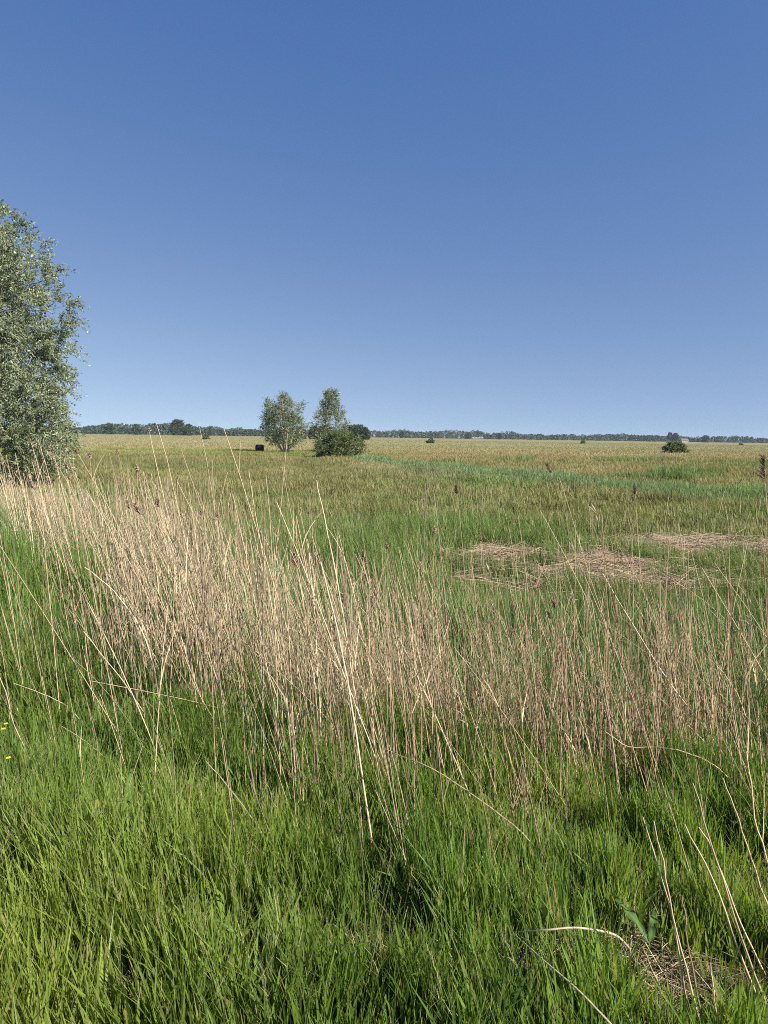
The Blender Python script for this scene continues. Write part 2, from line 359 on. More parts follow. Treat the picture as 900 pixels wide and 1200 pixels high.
# ------------------------------------------------------------------ blue green reed belt across the field
def reed_belt():
    r = np.random.default_rng(301); n = 130000
    x = r.uniform(-4, 40, n); w = r.uniform(-2.5, 5.5, n); y = belt_y(x)+w+.6*(noise(x, x*0, 3, 5)-.5)
    keep = (r.uniform(size=n) < np.clip(30/np.maximum(y, 1), .2, 1))&(r.uniform(size=n) < ss(-4.5, 2, x)*.9+.1)&(r.uniform(size=n) < .12+ss(-2.5, .8, w)); x, y = x[keep], y[keep]; n = len(x)
    cl = noise(x, y, 1.8, 81, 2)
    H = (.30+.50*cl)*r.uniform(.5, 1.2, n)*(.75+.25*ss(0, 12, x))*(.45+.55*ss(-2, 1.8, w[keep])); W = y*.0011*r.uniform(.8, 1.4, n)
    c = mix(mix(np.broadcast_to(BLUEG, (n, 3)), MIDG, .15+.6*ss(6, 20, x)*cl)*1.2, GREY*1.15, np.clip(.6*r.uniform(size=n)+.5*(1-ss(-2, 1.8, w[keep])), 0, 1))*r.uniform(.7, 1.3, (n, 1))
    P = np.stack([x, y, height(x, y)-.05], -1); b = Bag()
    b.add(*ribbons(P, H, W, r.uniform(0, 6.28, n), np.abs(r.normal(.05, .12, n)), np.abs(r.normal(.15, .15, n)), r.uniform(0, 3.1, n), 3, c, c*1.1))
    o = b.build('reed_belt', M_reedgreen); tag(o, 'belt of blue green young reeds along the far ditch crossing the meadow', 'reeds', kind='stuff')
reed_belt()

# ------------------------------------------------------------------ green reeds in the near ditch
def green_reeds():
    r = np.random.default_rng(401); n = 34000
    x = r.uniform(-7, 8, n); d = r.uniform(-1.6, 2.3, n); y = ditch_y(x)+d
    cl = noise(x, y, .35, 91, 2); pr = .60+.40*ss(-.6, .9, x)
    keep = r.uniform(size=n) < pr*(.3+.9*ss(.3, .6, cl))*ss(-1.8, -.5, d)*np.where(x > 0, 1, .75); x, y, d, cl = x[keep], y[keep], d[keep], cl[keep]; n = len(x)
    H = r.uniform(.5, 1.12, n)*(.75+.4*cl)*(1-.35*ss(1.2, 2.3, d)); W = r.uniform(.008, .018, n)
    c = mix(mix(np.broadcast_to(MIDG, (n, 3)), BLUEG, r.uniform(0, .8, n)), LUSH, .5*cl)*r.uniform(.75, 1.35, (n, 1))
    P = np.stack([x, y, height(x, y)-.02], -1); b = Bag()
    b.add(*ribbons(P, H, W, r.uniform(0, 6.28, n), np.abs(r.normal(.05, .1, n)), np.abs(r.normal(.12, .18, n)), r.uniform(0, 3.1, n), 4, c, c*1.12))
    o = b.build('green_reeds', M_reedgreen); tag(o, 'fresh green reed leaves growing up between the dead stems in the near ditch', 'reeds', kind='stuff')
green_reeds()

# ------------------------------------------------------------------ dead reeds: the mass
def straw_colour(r, n, pink=.5):
    a = np.array([.72, .57, .37]); b_ = np.array([.64, .475, .32]); c_ = np.array([.26, .19, .13])
    k = r.uniform(size=n); c = mix(mix(np.broadcast_to(a, (n, 3)), b_, k*pink*2), c_, r.uniform(size=n)**2.8)
    return c*r.uniform(.6, 1.12, (n, 1))

def stem_lines(P, H, az, lean, bend, K, wob, r):
    t = np.linspace(0, 1, K)[None]
    hor = H[:, None]*(lean[:, None]*t+bend[:, None]*t*t)
    zz = H[:, None]*t*np.sqrt(np.clip(1-.6*(lean[:, None]+bend[:, None]*t)**2, .08, 1))
    L = np.empty((len(P), K, 3)); L[..., 0] = P[:, :1]+hor*np.cos(az)[:, None]; L[..., 1] = P[:, 1:2]+hor*np.sin(az)[:, None]; L[..., 2] = P[:, 2:3]+zz
    w = np.cumsum(r.normal(0, 1, L.shape), axis=1)*(wob*H/K)[:, None, None]; w -= w[:, :1]
    return L+w

def reed_pos(r, n):
    """positions of dead stems along the ditch, thick at left and centre, thinner at right"""
    x = r.uniform(-9, 6.5, n)
    off = r.normal(0, 1, n)*np.interp(x, [-7, -3, -.5, 1, 4], [.7, .85, 1.2, 1.1, 1.0])+np.interp(x, [-7, -3, -.5, 1, 4], [.2, -.15, -.95, -.95, -.85])
    y = ditch_y(x)+off
    p = 1.05*np.interp(x, [-7, -4.5, -3, -1.8, -.2, .6, 1.3, 3, 6], [.62, .7, .8, .86, 1.0, 1.0, .98, .95, .9])*(.06+1.2*ss(.42, .60, noise(x, y, .30, 95, 2)))
    p *= 1-.9*np.exp(-((x+3.9)/1.0)**2-((y-7.4)/.8)**2)
    k = (r.uniform(size=n) < p) & (y > 2.4) & (off < 2.1); return x[k], y[k]

def dead_reeds():
    r = np.random.default_rng(501); x, y = reed_pos(r, 15500); n = len(x)
    H = np.where(r.uniform(size=n) < .36, r.uniform(.9, 1.5, n), r.uniform(.4, 1.0, n))*np.interp(x, [-8, -5, -3, -1, .8, 3], [.72, .82, 1.0, 1.08, .98, .95])
    az = math.pi+r.normal(.0, .8, n); lean = r.normal(.14, .08, n)+.7*(noise(x, y, .28, 97, 2)-.45); bend = np.abs(r.normal(.02, .05, n))
    cross = r.uniform(size=n) < .06; lean[cross] += r.uniform(.2, .6, cross.sum())
    P = np.stack([x, y, height(x, y)-.03], -1); L = stem_lines(P, H, az, lean, bend, 7, .010, r)
    rad = (r.uniform(.0016, .0042, n)*(1-.18*ss(0, 1.5, x))*(1+np.clip(y-5, 0, 6)*.08))[:, None]*np.linspace(1, .55, 7)[None]
    c = straw_colour(r, n); c = mix(c, c*np.array([.80, .72, .66]), ss(0, 1.2, x)*r.uniform(.2, 1, n)); b = Bag(); b.add(*tubes(L, rad, c))
    # dry leaf sheaths on the stems
    m = 1; rep = np.repeat(np.arange(n), m); k = r.integers(1, 6, n*m); Q = L[rep, k]
    b.add(*ribbons(Q, r.uniform(.10, .34, n*m), r.uniform(.003, .007, n*m), r.uniform(0, 6.28, n*m), r.uniform(.0, .35, n*m), r.uniform(-.1, .5, n*m), r.uniform(0, 3.1, n*m), 3, c[rep]*.95, c[rep]*1.05))
    pi = np.nonzero(r.uniform(size=n) < .07)[0]; rp = np.repeat(pi, 9); q = len(rp); Q = L[rp, -1]+(L[rp, -1]-L[rp, -2])*r.uniform(-.5, .6, q)[:, None]
    pc = np.array([.24, .175, .125])*r.uniform(.6, 1.5, (q, 1)); b.add(*ribbons(Q, r.uniform(.02, .06, q), r.uniform(.004, .008, q), r.normal(math.pi, 1.0, q), r.uniform(.2, .9, q), r.uniform(0, .5, q), r.uniform(0, 3.1, q), 2, pc, pc*1.1, 'leaf'))
    # short broken stubs and litter low in the bed
    x, y = reed_pos(r, 2500); n = len(x); P = np.stack([x, y, height(x, y)], -1)
    L = stem_lines(P, r.uniform(.15, .6, n), r.uniform(0, 6.28, n), np.abs(r.normal(.1, .22, n)), 0*x, 4, .03, r)
    b.add(*tubes(L, np.full((n, 4), .0021), straw_colour(r, n)*.85))
    # scattered stems over the near bank and beyond the ditch
    xx, yy, r2 = scatter([(2.2, 3.2, 3), (3.2, 5, 16)], 502); k = (yy-ditch_y(xx)) < -1.0; xx, yy = xx[k], yy[k]; n = len(xx)
    P = np.stack([xx, yy, height(xx, yy)], -1)
    L = stem_lines(P, r.uniform(.3, .9, n), math.pi+r.normal(0, .6, n), np.abs(r.normal(.25, .2, n)), np.abs(r.normal(.02, .08, n)), 6, .012, r)
    b.add(*tubes(L, np.full((n, 6), .0017), straw_colour(r, n)))
    for cx, cy, sx, sy, n, h0, h1 in ((-.05, 3.55, .30, .42, 230, .55, 1.25), (.35, 3.9, .35, .35, 150, .5, 1.1), (1.5, 3.4, .55, .40, 110, .5, 1.15), (2.1, 2.7, .35, .35, 40, .45, .95), (-1.7, 4.9, .7, .4, 130, .5, 1.1)):
        xx = cx+r.normal(0, sx, n); yy = cy+r.normal(0, sy, n); g = noise(xx, yy, .16, 99, 2); k = g > .42; xx, yy = xx[k], yy[k]; m_ = len(xx); P = np.stack([xx, yy, height(xx, yy)-.02], -1)
        L = stem_lines(P, r.uniform(h0, h1, m_), math.pi+r.normal(0, .6, m_), np.abs(r.normal(.10, .09, m_))+.5*np.clip(noise(xx, yy, .3, 94)-.5, 0, 1), np.abs(r.normal(0, .06, m_)), 8, .012, r)
        b.add(*tubes(L, r.uniform(.0012, .0030, m_)[:, None]*np.linspace(1, .55, 8)[None], straw_colour(r, m_)))
    xx, yy, r2 = scatter([(7.5, 12, 9), (12, 20, 3)], 503); k = ((yy-ditch_y(xx)) > 2)&(r.uniform(size=len(xx)) < (1-.8*np.clip(mats(xx, yy)*1.5, 0, 1))*ss(.3, .6, noise(xx, yy, 2.2, 98))); xx, yy = xx[k], yy[k]; n = len(xx)
    P = np.stack([xx, yy, height(xx, yy)], -1)
    L = stem_lines(P, r.uniform(.4, .9, n), r.uniform(0, 6.28, n), np.abs(r.normal(.1, .12, n)), np.abs(r.normal(0, .1, n)), 5, .03, r)
    b.add(*tubes(L, .0022*(1+yy/14)[:, None]*np.ones((1, 5)), straw_colour(r, n)*.9))
    o = b.build('dead_reeds', M_straw); tag(o, 'thick stand of pale tan dead reed stems filling the near ditch', 'reeds', kind='stuff')
dead_reeds()

def litter():
    r = np.random.default_rng(511); b = Bag(); X = []; Y = []
    for (u, v, w, h) in MATS:
        p = ground_at(u, v); n = int(2400*w*h); X.append(p[0]+r.normal(0, w*.8, n)); Y.append(p[1]+r.normal(0, h*.8, n))
    x = np.concatenate(X); y = np.concatenate(Y); k = r.uniform(size=len(x)) < .08+1.1*ss(.36, .58, noise(x*.6, y, .40, 44, 3)); x, y = x[k], y[k]; n = len(x)
    az = r.normal(0, .6, n)+np.where(r.uniform(size=n) < .5, 0, math.pi)+.4*(noise(x, y, .7, 9)-.5)
    Lh = r.uniform(.1, .85, n)**1.2; t = np.linspace(-.5, .5, 4)[None]
    z = height(x, y)+r.uniform(.0, .20, n)*(.2+1.3*noise(x, y, .4, 12)); til = r.normal(0, .2, n)
    L = np.empty((n, 4, 3)); L[..., 0] = x[:, None]+np.cos(az)[:, None]*Lh[:, None]*t; L[..., 1] = y[:, None]+np.sin(az)[:, None]*Lh[:, None]*t
    L[..., 2] = z[:, None]+til[:, None]*Lh[:, None]*t-.1*Lh[:, None]*t*t
    b.add(*tubes(L, np.full((n, 4), .0036), straw_colour(r, n, .5)*r.uniform(.5, 1.05, (n, 1))))
    # dead thatch on the bare patches of the near bank
    for p, a, c in BARE:
        n = int(14000*a*c)+40; x = p[0]+r.normal(0, a*.75, n); y = p[1]+r.normal(0, c*.75, n); az = r.uniform(0, 6.28, n); Lh = r.uniform(.03, .14, n)
        L = np.empty((n, 4, 3)); L[..., 0] = x[:, None]+np.cos(az)[:, None]*Lh[:, None]*t; L[..., 1] = y[:, None]+np.sin(az)[:, None]*Lh[:, None]*t
        L[..., 2] = (height(x, y)+r.uniform(.0, .05, n))[:, None]+r.normal(0, .3, n)[:, None]*Lh[:, None]*t
        b.add(*tubes(L, np.full((n, 4), .0013), straw_colour(r, n, .9)*r.uniform(.35, .9, (n, 1))))
    o = b.build('reed_litter', M_straw); tag(o, 'flattened mats of pinkish dead reed litter lying on the far bank', 'litter', kind='stuff')
litter()

# ------------------------------------------------------------------ dead reeds: single stalks
def plume(base, d, size, r, dark=1.0):
    n = 150; t = r.uniform(0, 1, n)**.8
    b = Bag(); Q = base[None]+np.outer(t*size, d)
    drop = r.uniform(0, 6.28, n)
    col = np.array([.15, .108, .080])*dark*r.uniform(.7, 1.7, (n, 1))
    V, F, C = ribbons(Q, r.uniform(.25, .55, n)*size*(1.1-t*.7), r.uniform(.005, .012, n), np.where(r.uniform(size=n) < .7, math.pi+r.normal(0, .5, n), drop), r.uniform(.3, .9, n), r.uniform(0, .5, n), r.uniform(0, 3.1, n), 2, col, col*1.2, 'leaf')
    return V, F, C

def reed_thing(line, rad, label, group=None, plume_size=0, leaves=0, seed=0, dark=1.0, colour=None, name='dry_reed'):
    r = np.random.default_rng(seed+9000); line = np.asarray(line, float); base = line[0].copy()
    L = line-base; root = bpy.data.objects.new(name, None); root.empty_display_size = .1; COL.objects.link(root); root.location = base
    tag(root, label, 'reed stalk', group)
    k = len(L); rr = 0.85*rad*np.linspace(1.0, .5, k); c = straw_colour(r, 1)*1.05 if colour is None else np.array([colour])
    V, F, C = tubes(L[None], rr[None], c, 5); build('stem', V, F, M_straw, C.reshape(-1, 3), root)
    if leaves:
        i = r.integers(k//4, k-1, leaves)
        V, F, C = ribbons(L[i], r.uniform(.10, .28, leaves), r.uniform(.003, .006, leaves), r.uniform(0, 6.28, leaves), r.uniform(.1, .4, leaves), r.uniform(-.1, .5, leaves), r.uniform(0, 3.1, leaves), 4, np.repeat(c, leaves, 0), np.repeat(c*1.05, leaves, 0))
        for q in range(leaves): build('leaf', V[q], F[0], M_straw, C[q].reshape(-1, 3), root)
    if plume_size:
        d = L[-1]-L[-2]; d /= np.linalg.norm(d); V, F, C = plume(L[-1], d, plume_size, r, dark); build('plume', V, F, M_straw, C.reshape(-1, 3), root)
    return root

def screen_stalk(pts, rad, label, group=None, dy=0.0, Yb=None, lift=None, **kw):
    rad = rad*1.2
    """pts: photo pixels from the foot up; the foot stands on the ground there, the rest at nearly the same distance"""
    p0 = ground_at(*pts[0]); Y = Yb or p0[1]; out = [at(pts[0][0], pts[0][1], Y)]
    if Yb: out[0][2] = min(out[0][2], float(height(out[0][0], Y)))
    else: out[0] = p0
    n = len(pts)
    for i, (u, v) in enumerate(pts[1:], 1): out.append(at(u, v, Y+dy*i/(n-1)))
    out = np.array(out); s = np.linspace(0, n-1, 4*(n-1)+1); L = np.stack([np.interp(s, np.arange(n), out[:, q]) for q in range(3)], -1)
    for _ in range(2): L[1:-1] = (L[:-2]+2*L[1:-1]+L[2:])/4
    r = np.random.default_rng(int(pts[0][0]*7+pts[0][1])); L[1:] += np.cumsum(r.normal(0, .0025, L[1:].shape), 0)
    return reed_thing(L, rad, label, group, **kw)

S = screen_stalk
S([(668, 690), (667, 620), (655, 570), (646, 556)], .0045, 'tall dry reed with a dark drooping plume seen against the ochre field right of centre', dy=.4, plume_size=.19, seed=1, dark=.55)
S([(905, 760), (903, 680), (900, 620), (896, 568)], .0055, 'dry reed with a large brown plume at the right edge below the horizon', plume_size=.30, seed=2, dark=.8)
S([(752, 690), (747, 630), (744, 580)], .004, 'slender dry reed with a small plume near the right above the pink litter', plume_size=.17, seed=3, dark=.8)
S([(547, 720), (542, 640), (536, 580)], .004, 'thin dry reed tipped with a small bent brown plume just left of centre right field', plume_size=.12, seed=4, dark=.7)
S([(318, 700), (328, 610), (334, 550), (339, 508)], .0050, 'tall straight pale reed rising in front of the vase shaped willow', plume_size=.07, seed=5, dark=1.8)
S([(222, 720), (200, 620), (182, 550), (173, 506)], .0048, 'tall pale reed reaching highest above the left reed bed towards the treeline', plume_size=.06, seed=6, dark=1.8)
S([(896, 890), (840, 825), (763, 770), (700, 728)], .0042, 'long pale reed leaning far left over the ditch at right', dy=.5, seed=7, leaves=2)
S([(880, 955), (845, 880), (775, 790), (706, 672)], .0042, 'long bleached reed leaning left, crossing the green ditch reeds at lower right', dy=.6, seed=8, leaves=2)
S([(878, 935), (830, 872), (795, 840), (763, 812)], .0036, 'shorter pale reed leaning left beneath the two long leaning ones', dy=.4, seed=9)
S([(905, 800), (860, 735), (820, 700), (762, 664)], .0040, 'long reed leaning left from the right edge above the ditch', dy=.5, seed=10, leaves=2)
S([(892, 965), (868, 925), (835, 893), (780, 872), (735, 872), (705, 852)], .0034, 'arching dry reed bowing left over the dark ditch edge at right', dy=.3, seed=11)
S([(652, 1035), (615, 975), (560, 935), (505, 900), (448, 876)], .0042, 'pale reed fallen diagonally across the dense centre stems', dy=.5, seed=12)
S([(328, 1012), (300, 965), (268, 922), (240, 893)], .0040, 'short bleached stalk leaning left in the green grass left of centre', seed=13, leaves=1)
S([(812, 1230), (795, 1120), (775, 1040), (752, 958)], .0032, 'left stalk of the pair of pale stalks at lower right beside the bare soil', seed=14)
S([(826, 1232), (803, 1130), (783, 1050), (764, 962)], .0032, 'right stalk of the pair of pale stalks at lower right beside the bare soil', seed=15)
S([(893, 1182), (862, 1110), (830, 1020), (797, 960)], .0038, 'pale stalk leaning left, first of the bundle at the lower right edge', seed=16)
S([(902, 1190), (870, 1100), (835, 1010), (808, 918)], .0038, 'tallest stalk of the leaning bundle at the lower right edge', seed=17)
S([(900, 1150), (868, 1080), (838, 1000), (822, 968)], .0034, 'short stalk tucked inside the leaning bundle at the lower right edge', seed=18)
S([(912, 1100), (885, 1020), (860, 960), (846, 915)], .0036, 'stalk leaning left at the right edge above the bundle', seed=19)
S([(915, 1060), (893, 985), (880, 930), (870, 880)], .0036, 'upright dry stalk at the right edge beside the dark ditch hollow', seed=20, leaves=3)
S([(830, 1235), (815, 1150), (806, 1090), (802, 1050)], .0030, 'thin single stalk standing between the pair and the lower right bundle', seed=21)
S([(843, 1240), (836, 1180), (831, 1150), (828, 1122)], .0028, 'short dry stub in the grass at the bottom right', seed=22)
S([(792, 1200), (775, 1160), (765, 1130), (754, 1108)], .0034, 'short bent stub leaning over the bare soil patch', seed=23)
S([(190, 870), (160, 820), (130, 780), (96, 738)], .0036, 'thin pale reed leaning left over the green bank at left', seed=24)
S([(40, 905), (15, 850), (0, 800), (-12, 770)], .0028, 'thin stalk leaning out of frame at the left edge', seed=25)
S([(192, 862), (183, 790), (165, 735), (130, 690), (95, 665)], .0042, 'bowed reed curving left before the dark green clump', seed=26, leaves=3)
S([(100, 852), (82, 828), (50, 812), (16, 800)], .0028, 'arching dry grass stalk bending left near the left edge', seed=27)
S([(270, 775), (262, 700), (240, 625), (208, 562)], .0046, 'long reed leaning left through the upper left reed bed', seed=28, leaves=3)
S([(745, 870), (735, 800), (705, 720), (655, 560)], .0044, 'long reed leaning left with its tip over the green field right of centre', dy=.6, seed=29, leaves=2)
S([(700, 760), (688, 700), (655, 640), (632, 598)], .0036, 'thin reed standing against the pink litter patch', dy=.3, seed=30)
S([(430, 900), (415, 800), (398, 700), (380, 600), (372, 560)], .0048, 'tall thick reed rising from the centre of the bed', dy=.3, seed=31, leaves=3)
S([(438, 1010), (418, 860), (395, 740), (375, 660)], .0048, 'foremost tall reed at centre with its foot in green grass', dy=.3, seed=32, leaves=2)
S([(560, 960), (540, 900), (495, 800), (470, 745)], .0044, 'reed leaning left at centre over the broad leaved weed', dy=.3, seed=33, leaves=2)
# fallen stalks lying on the bank
def lying(pts, rad, label, z0, seed, colour=None):
    L = [];
    for (u, v), h in zip(pts, z0): p = ground_at(u, v); q = at(u, v, p[1]*(1-h/EYE)); L.append(q)
    L = np.array(L); n = len(L); s = np.linspace(0, n-1, 4*(n-1)+1); L = np.stack([np.interp(s, np.arange(n), L[:, q]) for q in range(3)], -1)
    for _ in range(2): L[1:-1] = (L[:-2]+2*L[1:-1]+L[2:])/4
    reed_thing(L, rad, label, seed=seed, colour=colour)
lying([(738, 1112), (722, 1094), (675, 1086), (640, 1090), (608, 1092)], .0048, 'thick pale stalk lying flat above the bare soil patch', [.10, .25, .30, .30, .25], 41, (.42, .36, .25))
lying([(720, 1205), (680, 1162), (640, 1128), (605, 1097)], .0040, 'pale stalk lying diagonally left of the bare soil patch', [.22, .25, .25, .22], 42, (.42, .36, .24))

def single_reeds():
    r = np.random.default_rng(601)
    specs = [  # (count, u range, v-of-foot range, label, height range, lean mean)
        (120, (-20, 330), (700, 800), 'pale tan reed stalk standing in the dense left half of the reed bed', (1.15, 1.75), .20),
        (85, (330, 560), (760, 960), 'pale tan reed stalk standing in the dense centre of the reed bed', (1.0, 1.55), .16),
        (55, (560, 900), (800, 910), 'brownish reed stalk standing among green reeds in the right part of the ditch', (.85, 1.5), .22)]
    for cnt, ur, vr, label, hr, lm in specs:
        for i in range(cnt):
            u = r.uniform(*ur); v = r.uniform(*vr)
            if ur[0] < 0: v = 650+.55*max(u, 0)+r.uniform(-25, 25)
            p = ground_at(u, v)
            H = r.uniform(*hr)*(1.0 if i % 6 else 1.2); p[2] -= .02
            L = stem_lines(p[None], np.array([H]), np.array([math.pi+r.normal(0, .7)]), np.array([max(.0, r.normal(lm, .13))]), np.array([abs(r.normal(0, .08))]), 9, .022, r)[0]
            pl_ = r.uniform() < .18; ln_ = (L[-1, 0]-L[0, 0])/H; where = ['beside the big willow', 'below the left treeline', 'in front of the bale', 'below the vase shaped willow', 'below the round bush', 'left of the yellow flower',
                'below the pink litter', 'below the lone field shrub', 'near the right edge'][int(np.clip((u+20)/102, 0, 8))]
            label = ('brownish' if ur[0] > 500 else 'pale tan')+' reed stalk '+('with a small plume ' if pl_ else '')+('leaning far left ' if ln_ < -.28 else 'leaning slightly left ' if ln_ < -.1 else 'standing upright ')+where
            reed_thing(L, r.uniform(.0022, .0036)*(1+max(0, p[1]-5)*.06), label, label.replace('reed stalk', 'reed stalks'),
                       plume_size=(r.uniform(.05, .11) if pl_ else 0), leaves=int(r.integers(0, 4)), seed=1000+i+int(ur[0]), dark=r.uniform(1.2, 2.4))
single_reeds()

# ------------------------------------------------------------------ trees
def tree(name, base, H, R, prof, n_stems, n_spray, leaves_per, leaf, col, label, cat='tree', spread=.5, stem_r=.10, seed=0, droop=.2, group=None,
         bark=(.20, .17, .12), mat=None, squash=1.0, gap=.42, tops=None, lowest=.03, trunk_name='trunk', crown_name='crown', kind=None, spray=.9, up=.5):
    r = np.random.default_rng(seed); base = np.asarray(base, float)
    root = bpy.data.objects.new(name, None); root.empty_display_size = .5; COL.objects.link(root); root.location = base; tag(root, label, cat, group, kind)
    pz, pr = zip(*prof)
    # stems
    K = 10; t = np.linspace(0, 1, K); lines = []; rads = []
    for i in range(n_stems):
        a = i*2*np.pi/n_stems+r.uniform(-.4, .4); sp = R*spread*r.uniform(.45, 1) if n_stems > 1 else R*.1
        hh = H*(r.uniform(.72, .95) if n_stems > 1 else .9); w = np.cumsum(r.normal(0, .012*H, (K, 2)), 0); w -= w[:1]
        x = np.cos(a)*(sp*t**.75+.03*R)+w[:, 0]; y = np.sin(a)*(sp*t**.75+.03*R)+w[:, 1]
        lines.append(np.stack([x, y, hh*t-.1], -1)); rads.append(stem_r*r.uniform(.7, 1.1)*(1-.88*t))
    lines = np.array(lines); rads = np.array(rads)
    # sprays
    S_ = []
    while len(S_) < n_spray:
        m = n_spray*3; z = r.uniform(lowest, 1, m); a = r.uniform(0, 2*np.pi, m); rr = np.sqrt(r.uniform(.02, 1, m))
        env = np.interp(z, pz, pr)*(1+.22*(noise(a*2.2, z*6, 1, seed+3, 2)-.5)*2)
        if tops is not None:                       # lobed top: several pointed heads
            ax = rr*env*np.cos(a); lob = np.interp(ax, *tops); ok = z < lob
        else: ok = np.ones(m, bool)
        P = np.stack([rr*env*R*np.cos(a), rr*env*R*np.sin(a)*squash, z*H], -1)
        g3 = noise(P[:, 0]+P[:, 2]*.37, P[:, 1]*.8+P[:, 2], R*.30, seed+5, 2)
        ok &= (g3 > gap*.9)|(r.uniform(size=m) < .18)
        S_ += list(P[ok])
    S_ = np.array(S_[:n_spray])
    # branches from the stems to the sprays
    flat = lines.reshape(-1, 3); br = []; brr = []
    for p in S_[::max(1, n_spray//260)]:
        low = flat[flat[:, 2] < p[2]-.05*H*(.2+r.uniform())]
        if len(low) == 0: low = flat[:1]
        q = low[np.argmin(((low-p)*(1, 1, .7))**2 @ np.ones(3))]
        mid = (p+q)/2+np.array([0, 0, -.02*H]); tt = np.linspace(0, 1, 5)[:, None]
        br.append((1-tt)**2*q+2*tt*(1-tt)*mid+tt**2*p); brr.append(stem_r*.20*np.linspace(1, .25, 5))
    b = Bag(); b.add(*tubes(lines, rads, np.tile(np.array(bark), (len(lines), 1)), 7)); b.add(*tubes(np.array(br), np.array(brr), np.tile(np.array(bark)*.9, (len(br), 1)), 3))
    b.build(trunk_name, M_bark, root)
    # leaves along drooping twigs
    n = n_spray*leaves_per; rep = np.repeat(np.arange(n_spray), leaves_per)
    out = S_/np.array([R, R, H])-np.array([0, 0, .45]); out /= np.linalg.norm(out, axis=1, keepdims=True)+1e-6
    tw = 7; ti = r.integers(0, tw, n)
    td = out[:, None]*.55+r.normal(0, .55, (n_spray, tw, 3))+np.array([0, 0, up]); td /= np.linalg.norm(td, axis=2, keepdims=True)
    s = r.uniform(.0, 1, n); D = td[rep, ti]; tl = spray*r.uniform(.6, 1.3, (n_spray, tw))[rep, ti]
    Q = S_[rep]+D*(s*tl)[:, None]+np.array([0, 0, -1])*(droop*tl*s*s)[:, None]+r.normal(0, .03*spray, (n, 3))
    ld = D*.6+r.normal(0, .6, (n, 3))+np.array([0, 0, -.25*droop*4]); ld /= np.linalg.norm(ld, axis=1, keepdims=True)
    sd = np.cross(ld, r.normal(0, 1, (n, 3))); sd /= np.linalg.norm(sd, axis=1, keepdims=True)+1e-6
    ll = leaf[0]*r.uniform(.6, 1.3, n)[:, None]; lw = leaf[1]*r.uniform(.7, 1.2, n)[:, None]
    V = np.stack([Q, Q+ld*ll*.45+sd*lw/2, Q+ld*ll, Q+ld*ll*.45-sd*lw/2], 1); F = np.arange(n*4).reshape(-1, 4)
    ca, cb = np.array(col[0]), np.array(col[1]); k = r.uniform(size=n_spray)[rep]*.6+r.uniform(size=n)*.4
    C = mix(np.broadcast_to(ca, (n, 3)), cb, k)*r.uniform(.8, 1.2, (n, 1))
    Q2 = V.reshape(-1, 3); low = Q2[:, 2] < .02; Q2[low, 2] = .02
    build(crown_name, Q2, F, mat or M_willow, np.repeat(C, 4, 0), root)
    return root

WIL = ((.10, .130, .058), (.24, .27, .17))
by = 26.5; bpos = at(-52, 575, by); bpos[2] = float(height(bpos[0], bpos[1]))-.03
tree('willow_tree', bpos, 10.6, 4.45, [(0, .62), (.06, .82), (.15, .96), (.27, 1.03), (.4, .95), (.46, .86), (.55, .93), (.68, .95), (.8, .88), (.92, .72), (1, .45)], 9, 2300, 150, (.12, .038), WIL,
     'large silvery green willow tree filling the left edge behind the reeds', spread=.6, stem_r=.16, seed=5, droop=.35, gap=.45, spray=.66)
p = ground_at(334, 531)
tree('willow_tree', p, 7.0, 2.75, [(0, .25), (.1, .5), (.25, .85), (.45, 1.0), (.7, .95), (.9, .85), (1, .7)], 9, 430, 52, (.20, .065), ((.095, .12, .055), (.18, .21, .12)),
     'vase shaped many stemmed willow standing beside the black bale', spread=.95, stem_r=.11, seed=8, droop=.1, gap=.30, lowest=.16,
     tops=([-1, -.75, -.55, -.3, -.1, .1, .28, .5, .65, .85, 1], [.5, .9, .84, .76, 1.0, 1.0, .8, .72, .9, .84, .5]), bark=(.34, .30, .22), spray=.75)
p = ground_at(387, 531)
tree('willow_tree', p, 7.7, 2.75, [(0, .6), (.3, .82), (.45, .86), (.58, .68), (.75, .46), (.9, .32), (1, .18)], 3, 270, 38, (.26, .08), ((.11, .135, .065), (.20, .23, .135)),
     'cone shaped pale willow rising behind the round bush', spread=.2, stem_r=.10, seed=15, droop=.1, gap=.36, spray=.7)
p = ground_at(398, 537)
tree('willow_bush', p, 2.45, 2.35, [(0, .85), (.25, 1.0), (.6, .96), (.85, .72), (1, .4)], 8, 340, 75, (.15, .06), ((.060, .092, .028), (.110, .145, .048)),
     'dense rounded dark green willow bush in front of the cone shaped willow', 'bush', spread=.7, stem_r=.05, seed=22, droop=.1, gap=.2, spray=.45, bark=(.3, .26, .19), trunk_name='stem', crown_name='foliage')
p = ground_at(791, 531)
tree('shrub', p, 1.55, 2.15, [(0, .9), (.3, 1.0), (.7, .8), (1, .45)], 7, 120, 60, (.26, .12), ((.08, .11, .032), (.13, .16, .05)),
     'low rounded green shrub alone in the ochre field at right', 'bush', spread=.7, stem_r=.04, seed=25, droop=.1, gap=.2, spray=.5, trunk_name='stem', crown_name='foliage')
for u, v, h, rr, lb, sd in ((241, 515, 1.5, 1.3, 'small shrub alone in the far field between the big willow and the bale', 31), (505, 519.5, 1.4, 1.1, 'tiny dark shrub in the far field just right of the round bush', 32),
                            (683, 520, 1.1, .8, 'tiny dark shrub far off below the treeline right of centre', 33), (868, 521.5, .7, 1.1, 'lowest dark shrub dotting the far field near the right edge', 34)):
    tree('shrub', ground_at(u, v), h, rr, [(0, .9), (.4, 1), (1, .45)], 4, 26, 40, (.5, .3), ((.08, .105, .04), (.12, .15, .06)), lb, 'bush', spread=.6, stem_r=.05, seed=sd, gap=.1, spray=.5, trunk_name='stem', crown_name='foliage')

